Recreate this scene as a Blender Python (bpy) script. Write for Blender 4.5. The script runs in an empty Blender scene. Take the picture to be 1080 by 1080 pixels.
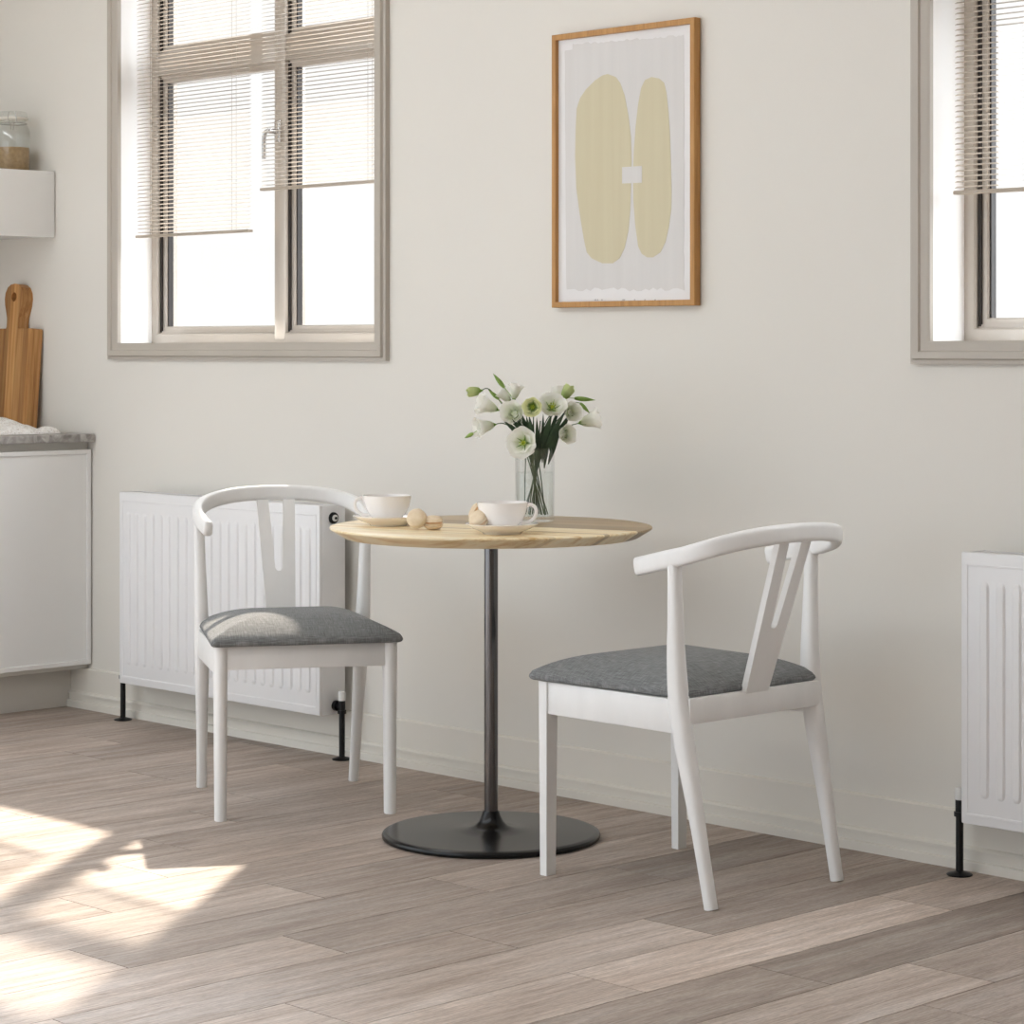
import bpy, bmesh, math, random
from mathutils import Vector, Matrix
R_ = random.Random(7)
C = bpy.context.scene.collection
PI = math.pi
F = 2611.0; HOR = 367.0; CAMY = -4.62; CAMZ = 1.17
FW = Vector((-0.71746, 0.69660, 0)); RT = Vector((0.69660, 0.71746, 0))
CAM = Vector((0, CAMY, CAMZ))

# ------------------------------------------------------------------ helpers
def lin(r, g, b):
    f = lambda c: (c/255/12.92) if c/255 <= .04045 else ((c/255+.055)/1.055)**2.4
    return (f(r), f(g), f(b), 1)

def ground(d, lat, z=0):                 # depth and side step from the camera -> a point in the room
    p = CAM + FW*d + RT*lat
    return Vector((p.x, p.y, z))

def wallpt(px, py, Y):                   # a point seen on a plane parallel to the long wall
    u = (px-540)/F
    t = (Y-CAMY)/(FW.y+u*RT.y)
    return t*(FW.x+u*RT.x), CAMZ+(HOR-py)/F*t

def finish(name, bm, mat, parent=None, smooth=35, kind=None):
    bmesh.ops.recalc_face_normals(bm, faces=bm.faces[:])
    me = bpy.data.meshes.new(name); bm.to_mesh(me); bm.free()
    for m in (mat if isinstance(mat, (list, tuple)) else [mat]): me.materials.append(m)
    if smooth:
        for p in me.polygons: p.use_smooth = True
        me.set_sharp_from_angle(angle=math.radians(smooth))
    o = bpy.data.objects.new(name, me); C.objects.link(o)
    if parent: o.parent = parent
    if kind: o['kind'] = kind
    return o

def tag(o, label, cat, group=None, kind=None):
    o['label'] = label; o['category'] = cat
    if group: o['group'] = group
    if kind: o['kind'] = kind
    return o

def thing(name, label, cat, loc=(0, 0, 0), rz=0, group=None):
    o = bpy.data.objects.new(name, None); C.objects.link(o)
    o.empty_display_size = .05
    o.location = loc; o.rotation_euler = (0, 0, rz)
    return tag(o, label, cat, group)

def copy_tree(o, parent=None):
    c = o.copy(); C.objects.link(c)
    if parent: c.parent = parent
    for ch in list(o.children): copy_tree(ch, c)
    return c

def box(bm, x0, x1, y0, y1, z0, z1, bev=0, seg=2, M=None):
    g = bmesh.ops.create_cube(bm, size=1)
    vs = g['verts']
    for v in vs:
        v.co = Vector((x0+(v.co.x+.5)*(x1-x0), y0+(v.co.y+.5)*(y1-y0), z0+(v.co.z+.5)*(z1-z0)))
    es = list({e for v in vs for e in v.link_edges})
    if bev:
        r = bmesh.ops.bevel(bm, geom=es, offset=bev, segments=seg, profile=.5, affect='EDGES', clamp_overlap=True)
        vs = list({v for f in r['faces'] for v in f.verts} | {v for v in vs if v.is_valid})
    if M:
        for v in vs: v.co = M @ v.co

def catmull(pts, n):
    P = [Vector(p) for p in pts]; out = []
    for i in range(len(P)-1):
        a = P[i-1] if i else P[0]*2-P[1]
        b, c = P[i], P[i+1]
        d = P[i+2] if i+2 < len(P) else P[-1]*2-P[-2]
        for k in range(n):
            t = k/n
            out.append(.5*((2*b)+(c-a)*t+(2*a-5*b+4*c-d)*t*t+(3*b-a-3*c+d)*t**3))
    out.append(P[-1]); return out

def sect(n, power=2.0):
    o = []
    for i in range(n):
        a = 2*PI*i/n; c, s = math.cos(a), math.sin(a)
        o.append((math.copysign(abs(c)**(2/power), c), math.copysign(abs(s)**(2/power), s)))
    return o

def sweep(bm, pts, rad, section, up=(0, 0, 1), cap=True, round_cap=0):
    """section swept along pts; rad(t)->(ra, rb) half sizes across and along 'up'"""
    P = [Vector(p) for p in pts]; n = len(P); up = Vector(up); rings = []
    ts = [0]
    for i in range(1, n): ts.append(ts[-1]+(P[i]-P[i-1]).length)
    L = ts[-1] or 1
    st = [(P[i], ts[i]/L, 1.0, i) for i in range(n)]
    if round_cap:
        t0 = (P[0]-P[1]).normalized(); t1 = (P[-1]-P[-2]).normalized()
        pre = []; post = []
        for k in range(4):
            a = (k+.35)/4*PI/2
            pre.append((P[0]+t0*round_cap*math.cos(a), 0, math.sin(a)*.92+.08*(k/4), 0))
            post.append((P[-1]+t1*round_cap*math.sin(PI/2-a), 1, math.sin(a)*.92+.08*(k/4), n-1))
        st = pre+st+post[::-1]
    for (p, t, k, i) in st:
        tg = (P[min(i+1, n-1)]-P[max(i-1, 0)]).normalized()
        side = tg.cross(up)
        if side.length < 1e-5: side = Vector((1, 0, 0))
        side.normalize(); u2 = side.cross(tg).normalized()
        ra, rb = rad(t)
        rings.append([bm.verts.new(p+side*(a*ra*k)+u2*(b*rb*k)) for a, b in section])
    m = len(section)
    for A, B in zip(rings, rings[1:]):
        for j in range(m):
            bm.faces.new((A[j], A[(j+1) % m], B[(j+1) % m], B[j]))
    if cap:
        bm.faces.new(rings[0][::-1]); bm.faces.new(rings[-1])

def tube(bm, pts, r, n=12, up=(0, 0, 1), r2=None):
    r2 = r if r2 is None else r2
    sweep(bm, pts, lambda t: (r+(r2-r)*t,)*2, sect(n), up)

def lathe(bm, prof, n=48, M=None, closed=False):
    """prof: list of (r, z)"""
    rings = []
    for r, z in prof:
        if r < 1e-6: rings.append([bm.verts.new((0, 0, z))])
        else: rings.append([bm.verts.new((r*math.cos(2*PI*i/n), r*math.sin(2*PI*i/n), z)) for i in range(n)])
    pairs = list(zip(rings, rings[1:]))
    if closed: pairs.append((rings[-1], rings[0]))
    for A, B in pairs:
        for i in range(n):
            j = (i+1) % n
            if len(A) == 1 and len(B) == 1: continue
            if len(A) == 1: bm.faces.new((A[0], B[j], B[i]))
            elif len(B) == 1: bm.faces.new((A[i], A[j], B[0]))
            else: bm.faces.new((A[i], A[j], B[j], B[i]))
    if M:
        for rg in rings:
            for v in rg: v.co = M @ v.co

def rect_frame(bm, x0, x1, z0, z1, prof, M=None):
    """mitred frame in the XZ plane; prof: closed list of (outward offset, y)"""
    rings = []
    for o, y in prof:
        rings.append([bm.verts.new(p) for p in ((x0-o, y, z0-o), (x1+o, y, z0-o), (x1+o, y, z1+o), (x0-o, y, z1+o))])
    n = len(prof)
    for k in range(n):
        A, B = rings[k], rings[(k+1) % n]
        for i in range(4):
            j = (i+1) % 4
            bm.faces.new((A[i], A[j], B[j], B[i]))

def prism(bm, poly, y0, y1, M=None):
    """polygon given as (x, z) extruded from y0 to y1"""
    a = [bm.verts.new((x, y0, z)) for x, z in poly]; b = [bm.verts.new((x, y1, z)) for x, z in poly]
    bm.faces.new(a); bm.faces.new(b[::-1]); n = len(poly)
    for i in range(n): bm.faces.new((a[i], b[i], b[(i+1) % n], a[(i+1) % n]))
    if M:
        for v in a+b: v.co = M @ v.co

# ------------------------------------------------------------------ materials
def newmat(name):
    m = bpy.data.materials.new(name); m.use_nodes = True
    nt = m.node_tree; b = nt.nodes['Principled BSDF']
    return m, nt, b
def N(nt, t, **kw):
    n = nt.nodes.new(t)
    for k, v in kw.items():
        if k in n.inputs: n.inputs[k].default_value = v
        else: setattr(n, k, v)
    return n
def ramp(nt, stops, interp='LINEAR'):
    r = nt.nodes.new('ShaderNodeValToRGB'); e = r.color_ramp.elements; r.color_ramp.interpolation = interp
    while len(e) < len(stops): e.new(.5)
    for k, (p, c) in enumerate(stops): e[k].position = p; e[k].color = c
    return r

def pm(name, c1, c2=None, scale=8, rough=.5, metal=0, bump=0, bscale=None, stretch=(1, 1, 1), spec=.5, coat=0):
    """plain procedural material: two close tones mixed by noise, with a fine bump"""
    m, nt, b = newmat(name); L = nt.links
    c2 = c2 or tuple(min(1, c*1.05) for c in c1[:3])+(1,)
    tc = N(nt, 'ShaderNodeTexCoord'); mp = N(nt, 'ShaderNodeMapping'); mp.inputs['Scale'].default_value = stretch
    L.new(tc.outputs['Object'], mp.inputs['Vector'])
    nz = N(nt, 'ShaderNodeTexNoise', Scale=scale, Detail=4.0); L.new(mp.outputs[0], nz.inputs['Vector'])
    r = ramp(nt, [(.35, c1), (.65, c2)]); L.new(nz.outputs['Fac'], r.inputs[0]); L.new(r.outputs[0], b.inputs['Base Color'])
    b.inputs['Roughness'].default_value = rough; b.inputs['Metallic'].default_value = metal
    b.inputs['Specular IOR Level'].default_value = spec
    if coat: b.inputs['Coat Weight'].default_value = coat; b.inputs['Coat Roughness'].default_value = .1
    if bump:
        n2 = N(nt, 'ShaderNodeTexNoise', Scale=bscale or scale*6, Detail=3.0); L.new(mp.outputs[0], n2.inputs['Vector'])
        bp = N(nt, 'ShaderNodeBump', Strength=bump, Distance=.002); L.new(n2.outputs['Fac'], bp.inputs['Height'])
        L.new(bp.outputs[0], b.inputs['Normal'])
    return m

M = {}
M['wall'] = pm('wall_paint', lin(222, 219, 212), lin(224, 221, 214), 1.2, .75, bump=.06, bscale=180, spec=.25)
M['white_wall'] = pm('ceiling_paint', lin(238, 236, 232), None, 1.5, .85, spec=.2)
M['dark_wall'] = pm('taupe_wall_paint', lin(178, 168, 158), lin(182, 172, 162), 1.5, .8, spec=.2)
M['skirting'] = pm('skirting_paint', lin(223, 219, 210), lin(225, 221, 212), 2, .45, spec=.4)
M['casing'] = pm('casing_paint', lin(178, 171, 161), lin(183, 176, 166), 3, .42, spec=.4)
M['reveal'] = pm('reveal_paint', lin(251, 251, 250), None, 3, .6)
M['paint'] = pm('white_stained_wood', lin(231, 231, 230), lin(237, 237, 236), 14, .42, bump=.12, bscale=40, stretch=(1, 1, .35))
M['cream_metal'] = pm('radiator_enamel', lin(230, 230, 231), lin(232, 232, 233), 3, .35)
M['grille_dark'] = pm('radiator_slot_shade', lin(120, 118, 115), None, 6, .7)
M['black'] = pm('black_valve_metal', lin(22, 22, 23), lin(28, 28, 29), 30, .38, metal=.4)
M['valve_white'] = pm('valve_cap_plastic', lin(222, 222, 220), None, 20, .45)
M['frame_metal'] = pm('window_bronze_aluminium', lin(188, 180, 170), lin(194, 186, 177), 4, .34, metal=.4)
M['gasket'] = pm('window_gasket_rubber', lin(38, 33, 30), lin(46, 40, 36), 20, .5)  # near-black strips standing in for the shaded side faces of the frames
M['handle_metal'] = pm('window_handle_metal', lin(185, 182, 178), None, 20, .25, metal=.9)
M['rail_tan'] = pm('blind_rail', lin(172, 160, 145), None, 12, .5)
M['cab'] = pm('cabinet_lacquer', lin(236, 236, 235), lin(239, 239, 238), 2, .22, coat=.2)
M['cabcore'] = pm('cabinet_core', lin(212, 210, 204), None, 2, .5)
M['plinth'] = pm('plinth_lacquer', lin(214, 211, 205), None, 2, .5)
M['ceramic'] = pm('white_glazed_ceramic', lin(244, 241, 238), None, 6, .12, coat=.3)
M['coffee'] = pm('coffee', lin(86, 52, 28), lin(112, 72, 40), 60, .12)
M['macaron'] = pm('macaron_shell', lin(226, 206, 176), lin(234, 217, 190), 70, .75, bump=.35, bscale=420)
M['filling'] = pm('macaron_cream', lin(214, 170, 124), lin(226, 186, 142), 90, .6, bump=.4, bscale=300)
M['stem'] = pm('flower_stem', lin(48, 72, 40), lin(66, 92, 52), 30, .5)
M['leaf'] = pm('flower_leaf', lin(34, 54, 36), lin(56, 82, 54), 24, .45, bump=.2)
M['calyx'] = pm('flower_calyx', lin(86, 128, 38), lin(116, 156, 58), 60, .5)
M['budgreen'] = pm('flower_bud', lin(104, 138, 52), lin(150, 178, 92), 40, .55, stretch=(1, 1, .3))
M['stamen'] = pm('flower_stamen', lin(196, 196, 60), lin(128, 160, 38), 200, .6)
M['paper'] = pm('print_paper', lin(226, 225, 225), None, 5, .65)
M['clip'] = pm('jar_clip_wire', lin(176, 174, 170), None, 20, .25, metal=.9)
M['gum'] = pm('jar_seal', lin(226, 222, 212), None, 20, .6)
M['flour'] = pm('ground_grain', lin(176, 146, 106), lin(196, 166, 124), 90, .9, bump=.4, bscale=400)
M['tablebase'] = pm('black_lacquered_steel', lin(17, 17, 18), lin(20, 20, 21), 3, .24, metal=.35)
M['pole'] = pm('dark_chrome', lin(104, 103, 104), lin(110, 109, 110), 3, .16, metal=1)
M['outside'] = pm('outside_render', lin(225, 222, 215), None, 3, .8)

def stone():
    m, nt, b = newmat('grey_worktop'); L = nt.links
    tc = N(nt, 'ShaderNodeTexCoord')
    n1 = N(nt, 'ShaderNodeTexNoise', Scale=26.0, Detail=8.0, Distortion=1.2); L.new(tc.outputs['Object'], n1.inputs['Vector'])
    r = ramp(nt, [(.3, lin(122, 117, 113)), (.5, lin(160, 156, 152)), (.68, lin(200, 197, 194))])
    L.new(n1.outputs['Fac'], r.inputs[0]); L.new(r.outputs[0], b.inputs['Base Color']); b.inputs['Roughness'].default_value = .4
    return m
M['stone'] = stone()

def wood(name, c_dark, c_mid, c_light, axis=0, scale=1.0, rough=.5, staves=None, rot=0, across=40, stave_axis='Y'):
    """grain runs along 'axis'; staves = constant tone stops across Y of the rotated texture (0..1 over 0.8 m)"""
    m, nt, b = newmat(name); L = nt.links
    tc = N(nt, 'ShaderNodeTexCoord'); rt = N(nt, 'ShaderNodeMapping'); rt.inputs['Rotation'].default_value = (0, 0, rot)
    L.new(tc.outputs['Object'], rt.inputs['Vector'])
    mp = N(nt, 'ShaderNodeMapping'); s = [across*scale]*3; s[axis] = 2.2*scale; mp.inputs['Scale'].default_value = s
    L.new(rt.outputs[0], mp.inputs['Vector'])
    n1 = N(nt, 'ShaderNodeTexNoise', Scale=1.0, Detail=6.0, Roughness=.6, Distortion=.6); L.new(mp.outputs[0], n1.inputs['Vector'])
    mp2 = N(nt, 'ShaderNodeMapping'); s2 = [across*5*scale]*3; s2[axis] = 6*scale; mp2.inputs['Scale'].default_value = s2
    L.new(rt.outputs[0], mp2.inputs['Vector'])
    n2 = N(nt, 'ShaderNodeTexNoise', Scale=1.0, Detail=3.0); L.new(mp2.outputs[0], n2.inputs['Vector'])
    mx = N(nt, 'ShaderNodeMath', operation='MULTIPLY_ADD'); mx.inputs[1].default_value = .35; L.new(n2.outputs['Fac'], mx.inputs[0]); L.new(n1.outputs['Fac'], mx.inputs[2])
    r = ramp(nt, [(.42, c_dark), (.66, c_mid), (.9, c_light)]); L.new(mx.outputs[0], r.inputs[0])
    out = r.outputs[0]
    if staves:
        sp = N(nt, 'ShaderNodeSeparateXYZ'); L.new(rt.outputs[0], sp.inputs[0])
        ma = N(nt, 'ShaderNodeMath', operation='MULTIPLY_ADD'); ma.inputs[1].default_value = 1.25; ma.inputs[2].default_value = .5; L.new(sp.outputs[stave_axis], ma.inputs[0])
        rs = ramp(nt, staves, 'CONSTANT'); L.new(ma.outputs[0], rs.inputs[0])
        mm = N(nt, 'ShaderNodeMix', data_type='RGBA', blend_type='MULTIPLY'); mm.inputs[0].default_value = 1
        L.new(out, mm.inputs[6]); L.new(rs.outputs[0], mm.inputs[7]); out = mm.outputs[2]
    L.new(out, b.inputs['Base Color']); b.inputs['Roughness'].default_value = rough
    bp = N(nt, 'ShaderNodeBump', Strength=.08, Distance=.001); L.new(n2.outputs['Fac'], bp.inputs['Height']); L.new(bp.outputs[0], b.inputs['Normal'])
    return m
g1 = lambda v, w=1.0: (v, v*w, v*w*w, 1)
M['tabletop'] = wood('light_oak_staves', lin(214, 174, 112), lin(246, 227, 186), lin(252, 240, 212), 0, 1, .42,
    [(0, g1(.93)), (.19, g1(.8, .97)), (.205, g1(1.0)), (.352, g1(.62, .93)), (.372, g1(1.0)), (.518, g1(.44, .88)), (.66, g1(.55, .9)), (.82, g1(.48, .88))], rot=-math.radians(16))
M['oakframe'] = wood('oak_picture_frame', lin(160, 112, 58), lin(182, 133, 72), lin(196, 148, 86), 2, 2, .5)
M['board'] = wood('acacia_board', lin(132, 84, 42), lin(176, 126, 72), lin(204, 160, 104), 2, 1, .5, across=55,
    staves=[(0, g1(.9, .97)), (.25, g1(1.05)), (.36, g1(.86, .97)), (.44, g1(.72, .96)), (.475, g1(1.12)), (.53, g1(.95)), (.585, g1(.76, .96)), (.62, g1(1.05)), (.66, g1(.85, .97))], stave_axis='X')

def fabric():
    m, nt, b = newmat('grey_woven_fabric'); L = nt.links
    tc = N(nt, 'ShaderNodeTexCoord')
    cs = []
    for st in ((900, 40, 40), (40, 900, 40)):
        mp = N(nt, 'ShaderNodeMapping'); mp.inputs['Scale'].default_value = st; L.new(tc.outputs['Object'], mp.inputs['Vector'])
        n1 = N(nt, 'ShaderNodeTexNoise', Scale=1.0, Detail=2.0); L.new(mp.outputs[0], n1.inputs['Vector']); cs.append(n1)
    a = N(nt, 'ShaderNodeMath', operation='ADD'); L.new(cs[0].outputs['Fac'], a.inputs[0]); L.new(cs[1].outputs['Fac'], a.inputs[1])
    r = ramp(nt, [(.35, lin(92, 94, 95)), (.5, lin(120, 122, 123)), (.66, lin(150, 152, 152))])
    h = N(nt, 'ShaderNodeMath', operation='MULTIPLY'); h.inputs[1].default_value = .5; L.new(a.outputs[0], h.inputs[0])
    L.new(h.outputs[0], r.inputs[0]); L.new(r.outputs[0], b.inputs['Base Color'])
    b.inputs['Roughness'].default_value = .95; b.inputs['Specular IOR Level'].default_value = .15; b.inputs['Sheen Weight'].default_value = .15
    bp = N(nt, 'ShaderNodeBump', Strength=.3, Distance=.001); L.new(h.outputs[0], bp.inputs['Height']); L.new(bp.outputs[0], b.inputs['Normal'])
    return m
M['fabric'] = fabric()

def floor_mat():
    m, nt, b = newmat('grey_brown_oak_planks'); L = nt.links
    tc = N(nt, 'ShaderNodeTexCoord'); at = N(nt, 'ShaderNodeAttribute', attribute_name='plank')
    sep = N(nt, 'ShaderNodeSeparateColor'); L.new(at.outputs['Color'], sep.inputs[0])
    off = N(nt, 'ShaderNodeCombineXYZ')
    k = N(nt, 'ShaderNodeMath', operation='MULTIPLY'); k.inputs[1].default_value = 37.0; L.new(sep.outputs[1], k.inputs[0])
    L.new(k.outputs[0], off.inputs[0]); L.new(k.outputs[0], off.inputs[1])
    ad = N(nt, 'ShaderNodeVectorMath', operation='ADD'); L.new(tc.outputs['Object'], ad.inputs[0]); L.new(off.outputs[0], ad.inputs[1])
    def nz(sc, det, dist=.3, rough=.6):
        mp = N(nt, 'ShaderNodeMapping'); mp.inputs['Scale'].default_value = sc; L.new(ad.outputs[0], mp.inputs['Vector'])
        n = N(nt, 'ShaderNodeTexNoise', Scale=1.0, Detail=det, Distortion=dist, Roughness=rough); L.new(mp.outputs[0], n.inputs['Vector']); return n
    n1 = nz((26, 1.6, 1), 6.0, .8); n2 = nz((230, 11, 1), 4.0); n3 = nz((5, 1.2, 1), 2.0); n4 = nz((420, 60, 1), 2.0)
    r1 = ramp(nt, [(.3, lin(160, 144, 132)), (.5, lin(178, 164, 153)), (.72, lin(196, 185, 177))]); L.new(n1.outputs['Fac'], r1.inputs[0])
    r2 = ramp(nt, [(.3, g1(.7, .98)), (.5, g1(1.0)), (.7, g1(1.2, 1.0))]); L.new(n2.outputs['Fac'], r2.inputs[0])
    r4 = ramp(nt, [(.3, g1(.84)), (.7, g1(1.14))]); L.new(n4.outputs['Fac'], r4.inputs[0])
    out = r1.outputs[0]
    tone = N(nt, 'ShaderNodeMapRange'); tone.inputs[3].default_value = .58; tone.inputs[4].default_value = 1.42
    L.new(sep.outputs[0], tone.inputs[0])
    n3r = ramp(nt, [(.3, g1(.9)), (.7, g1(1.12))]); L.new(n3.outputs['Fac'], n3r.inputs[0])
    for src in (r2.outputs[0], r4.outputs[0], n3r.outputs[0], tone.outputs[0]):
        mm = N(nt, 'ShaderNodeMix', data_type='RGBA', blend_type='MULTIPLY'); mm.inputs[0].default_value = 1
        L.new(out, mm.inputs[6]); L.new(src, mm.inputs[7]); out = mm.outputs[2]
    L.new(out, b.inputs['Base Color'])
    rr = N(nt, 'ShaderNodeMapRange'); rr.inputs[3].default_value = .5; rr.inputs[4].default_value = .66; L.new(n2.outputs['Fac'], rr.inputs[0])
    L.new(rr.outputs[0], b.inputs['Roughness']); b.inputs['Specular IOR Level'].default_value = .3
    bp = N(nt, 'ShaderNodeBump', Strength=.35, Distance=.0015); L.new(n2.outputs['Fac'], bp.inputs['Height']); L.new(bp.outputs[0], b.inputs['Normal'])
    return m
M['floor'] = floor_mat()
M['subfloor'] = pm('plank_joint', lin(70, 58, 48), None, 5, .8)

def thin_glass(name, tint, refl=.12):
    m, nt, b = newmat(name); L = nt.links; nt.nodes.remove(b)
    out = nt.nodes['Material Output']
    tr = N(nt, 'ShaderNodeBsdfTransparent'); tr.inputs[0].default_value = tint
    gl = N(nt, 'ShaderNodeBsdfGlossy'); gl.inputs['Roughness'].default_value = .03
    lw = N(nt, 'ShaderNodeLayerWeight', Blend=.5); mx = N(nt, 'ShaderNodeMixShader')
    pw = N(nt, 'ShaderNodeMath', operation='POWER'); pw.inputs[1].default_value = 4.5; L.new(lw.outputs['Facing'], pw.inputs[0])
    k = N(nt, 'ShaderNodeMath', operation='MULTIPLY_ADD'); k.inputs[1].default_value = refl*7; k.inputs[2].default_value = refl*.28; L.new(pw.outputs[0], k.inputs[0]); k.use_clamp = True
    nz = N(nt, 'ShaderNodeTexNoise', Scale=3.0); r = ramp(nt, [(0, (.9, .9, .9, 1)), (1, (1, 1, 1, 1))]); L.new(nz.outputs['Fac'], r.inputs[0]); L.new(r.outputs[0], gl.inputs[0])
    L.new(k.outputs[0], mx.inputs[0]); L.new(tr.outputs[0], mx.inputs[1]); L.new(gl.outputs[0], mx.inputs[2]); L.new(mx.outputs[0], out.inputs[0])
    return m
M['pane'] = thin_glass('window_glass', (.765, .735, .705, 1), .08)
M['vase'] = thin_glass('vase_glass', (.955, .962, .96, 1), .13)
M['jar'] = thin_glass('jar_glass', (.93, .935, .93, 1), .12)
M['water'] = thin_glass('water', (.97, .985, .978, 1), .1)

def slat_mat():
    m, nt, b = newmat('sheer_blind_slat'); L = nt.links; out = nt.nodes['Material Output']
    nz = N(nt, 'ShaderNodeTexNoise', Scale=6.0); r = ramp(nt, [(.3, lin(196, 184, 170)), (.7, lin(204, 193, 180))])
    L.new(nz.outputs['Fac'], r.inputs[0]); L.new(r.outputs[0], b.inputs['Base Color']); b.inputs['Roughness'].default_value = .5
    tl = N(nt, 'ShaderNodeBsdfTranslucent'); L.new(r.outputs[0], tl.inputs[0])
    tr = N(nt, 'ShaderNodeBsdfTransparent')
    a = N(nt, 'ShaderNodeMixShader'); a.inputs[0].default_value = .15; L.new(b.outputs[0], a.inputs[1]); L.new(tl.outputs[0], a.inputs[2])
    c = N(nt, 'ShaderNodeMixShader'); c.inputs[0].default_value = .28; L.new(a.outputs[0], c.inputs[1]); L.new(tr.outputs[0], c.inputs[2])
    L.new(c.outputs[0], out.inputs[0]); return m
M['slat'] = slat_mat()

def petal_mat(name, base, tip, mid=.35):
    m, nt, b = newmat(name); L = nt.links; out = nt.nodes['Material Output']
    at = N(nt, 'ShaderNodeAttribute', attribute_name='along'); sp = N(nt, 'ShaderNodeSeparateColor'); L.new(at.outputs['Color'], sp.inputs[0])
    nz = N(nt, 'ShaderNodeTexNoise', Scale=120.0); ad = N(nt, 'ShaderNodeMath', operation='MULTIPLY_ADD'); ad.inputs[1].default_value = .1
    L.new(nz.outputs['Fac'], ad.inputs[0]); L.new(sp.outputs[0], ad.inputs[2])
    r = ramp(nt, [(.05, base), (mid+.05, tuple((a*.3+c*.7) for a, c in zip(base, tip))), (.75, tip)]); L.new(ad.outputs[0], r.inputs[0])
    L.new(r.outputs[0], b.inputs['Base Color']); b.inputs['Roughness'].default_value = .6; b.inputs['Specular IOR Level'].default_value = .2
    tl = N(nt, 'ShaderNodeBsdfTranslucent'); L.new(r.outputs[0], tl.inputs[0])
    a = N(nt, 'ShaderNodeMixShader'); a.inputs[0].default_value = .45; L.new(b.outputs[0], a.inputs[1]); L.new(tl.outputs[0], a.inputs[2]); L.new(a.outputs[0], out.inputs[0])
    return m
M['petal'] = petal_mat('white_petal', lin(196, 214, 140), lin(251, 251, 247), .2)
M['petal_green'] = petal_mat('pale_green_petal', lin(128, 166, 52), lin(212, 222, 164), .5)
M['petal_lime'] = petal_mat('lime_edged_petal', lin(104, 146, 30), lin(238, 240, 200), .55)

def art_mat(name, c1, c2):
    m, nt, b = newmat(name); L = nt.links
    tc = N(nt, 'ShaderNodeTexCoord'); mp = N(nt, 'ShaderNodeMapping'); mp.inputs['Scale'].default_value = (45, 1, 2); L.new(tc.outputs['Object'], mp.inputs['Vector'])
    nz = N(nt, 'ShaderNodeTexNoise', Scale=1.0, Detail=5.0); L.new(mp.outputs[0], nz.inputs['Vector'])
    r = ramp(nt, [(.3, c1), (.7, c2)]); L.new(nz.outputs['Fac'], r.inputs[0]); L.new(r.outputs[0], b.inputs['Base Color']); b.inputs['Roughness'].default_value = .7
    return m
M['wash'] = art_mat('grey_paint_wash', lin(212, 210, 208), lin(216, 214, 212))
M['olive'] = art_mat('pale_olive_paint', lin(203, 194, 164), lin(207, 199, 170))
M['ink'] = pm('print_ink', lin(168, 166, 165), None, 20, .7)

def lace():
    m, nt, b = newmat('white_lace'); L = nt.links
    tc = N(nt, 'ShaderNodeTexCoord')
    v = N(nt, 'ShaderNodeTexVoronoi', Scale=130.0); L.new(tc.outputs['Object'], v.inputs['Vector'])
    r = ramp(nt, [(.12, lin(205, 198, 190)), (.4, lin(240, 238, 235)), (1, lin(250, 249, 247))]); L.new(v.outputs['Distance'], r.inputs[0]); L.new(r.outputs[0], b.inputs['Base Color'])
    bp = N(nt, 'ShaderNodeBump', Strength=.6, Distance=.003); L.new(v.outputs['Distance'], bp.inputs['Height']); L.new(bp.outputs[0], b.inputs['Normal'])
    b.inputs['Roughness'].default_value = .9
    return m
M['lace'] = lace()

# ------------------------------------------------------------------ the room
WIN = [(-6.558, -5.302), (-3.384, -2.128)]; WZ0, WZ1 = 1.182, 2.52; WT = .215
XL, XR, YB, ZC = -7.32, 1.0, -7.2, 2.75
# floor: every plank has its own tone and its own stretch of grain; wall row adds painted light falloff
bm = bmesh.new(); lay = bm.loops.layers.float_color.new('plank')
seams = {-6.055: -.55, -5.655: -.612, -4.455: -1.642, -4.255: -1.237, -4.055: -.945, -3.855: -.575, -3.655: -1.249, -3.455: -.892, -3.255: -.375, -3.055: -.09, -2.855: -.80}
tones = {(-4.055, 1): .3, (-4.055, 0): .5, (-3.855, 1): .28, (-3.855, 0): .12, (-3.855, 2): .62, (-3.655, 0): .35, (-3.655, 1): .45, (-3.655, 2): .66,
         (-3.255, 0): .62, (-3.255, 1): .82, (-3.255, 2): .7, (-3.055, 1): .16, (-3.055, 2): .3, (-3.455, 1): .6, (-3.455, 0): .3, (-3.455, 2): .6, (-4.255, 0): .35, (-4.255, 1): .6,
         (-2.855, 0): .42, (-2.855, 1): .55, (-3.655, 3): .7, (-3.455, 3): .75}
PL = .94; gap = .0011
k = 0; x = -7.455
while x < XR-.01:
    key = round(x, 3)
    s0 = seams.get(key, -R_.random()*PL)
    y1 = 0.0; idx = 0
    ys = [s0-PL*i for i in range(12)]
    prev = 0.02
    for yb in ys:
        yb2 = max(yb, YB)
        if prev-yb2 > .01:
            t = tones.get((key, idx), (.2 if idx == 0 else .36)+.3*R_.random()); rnd = R_.random()  # planks touching the wall default darker, painting in the light falloff there
            a, b_, c, d = x+gap, x+.2-gap, yb2+gap, prev-gap
            up = [bm.verts.new(p) for p in ((a, c, 0), (b_, c, 0), (b_, d, 0), (a, d, 0))]
            lo = [bm.verts.new((v.co.x, v.co.y, -.003)) for v in up]
            fs = [bm.faces.new(up)]+[bm.faces.new((up[i], lo[i], lo[(i+1) % 4], up[(i+1) % 4])) for i in range(4)]
            for f in fs:
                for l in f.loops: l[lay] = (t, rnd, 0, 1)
        prev = yb; idx += 1
        if yb < YB: break
    x = round(x+.2, 3)
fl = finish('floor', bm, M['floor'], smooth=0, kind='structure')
bm = bmesh.new(); box(bm, XL-.2, XR+.2, YB, .02, -.12, -.002); finish('subfloor', bm, M['subfloor'], fl, smooth=0)

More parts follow.
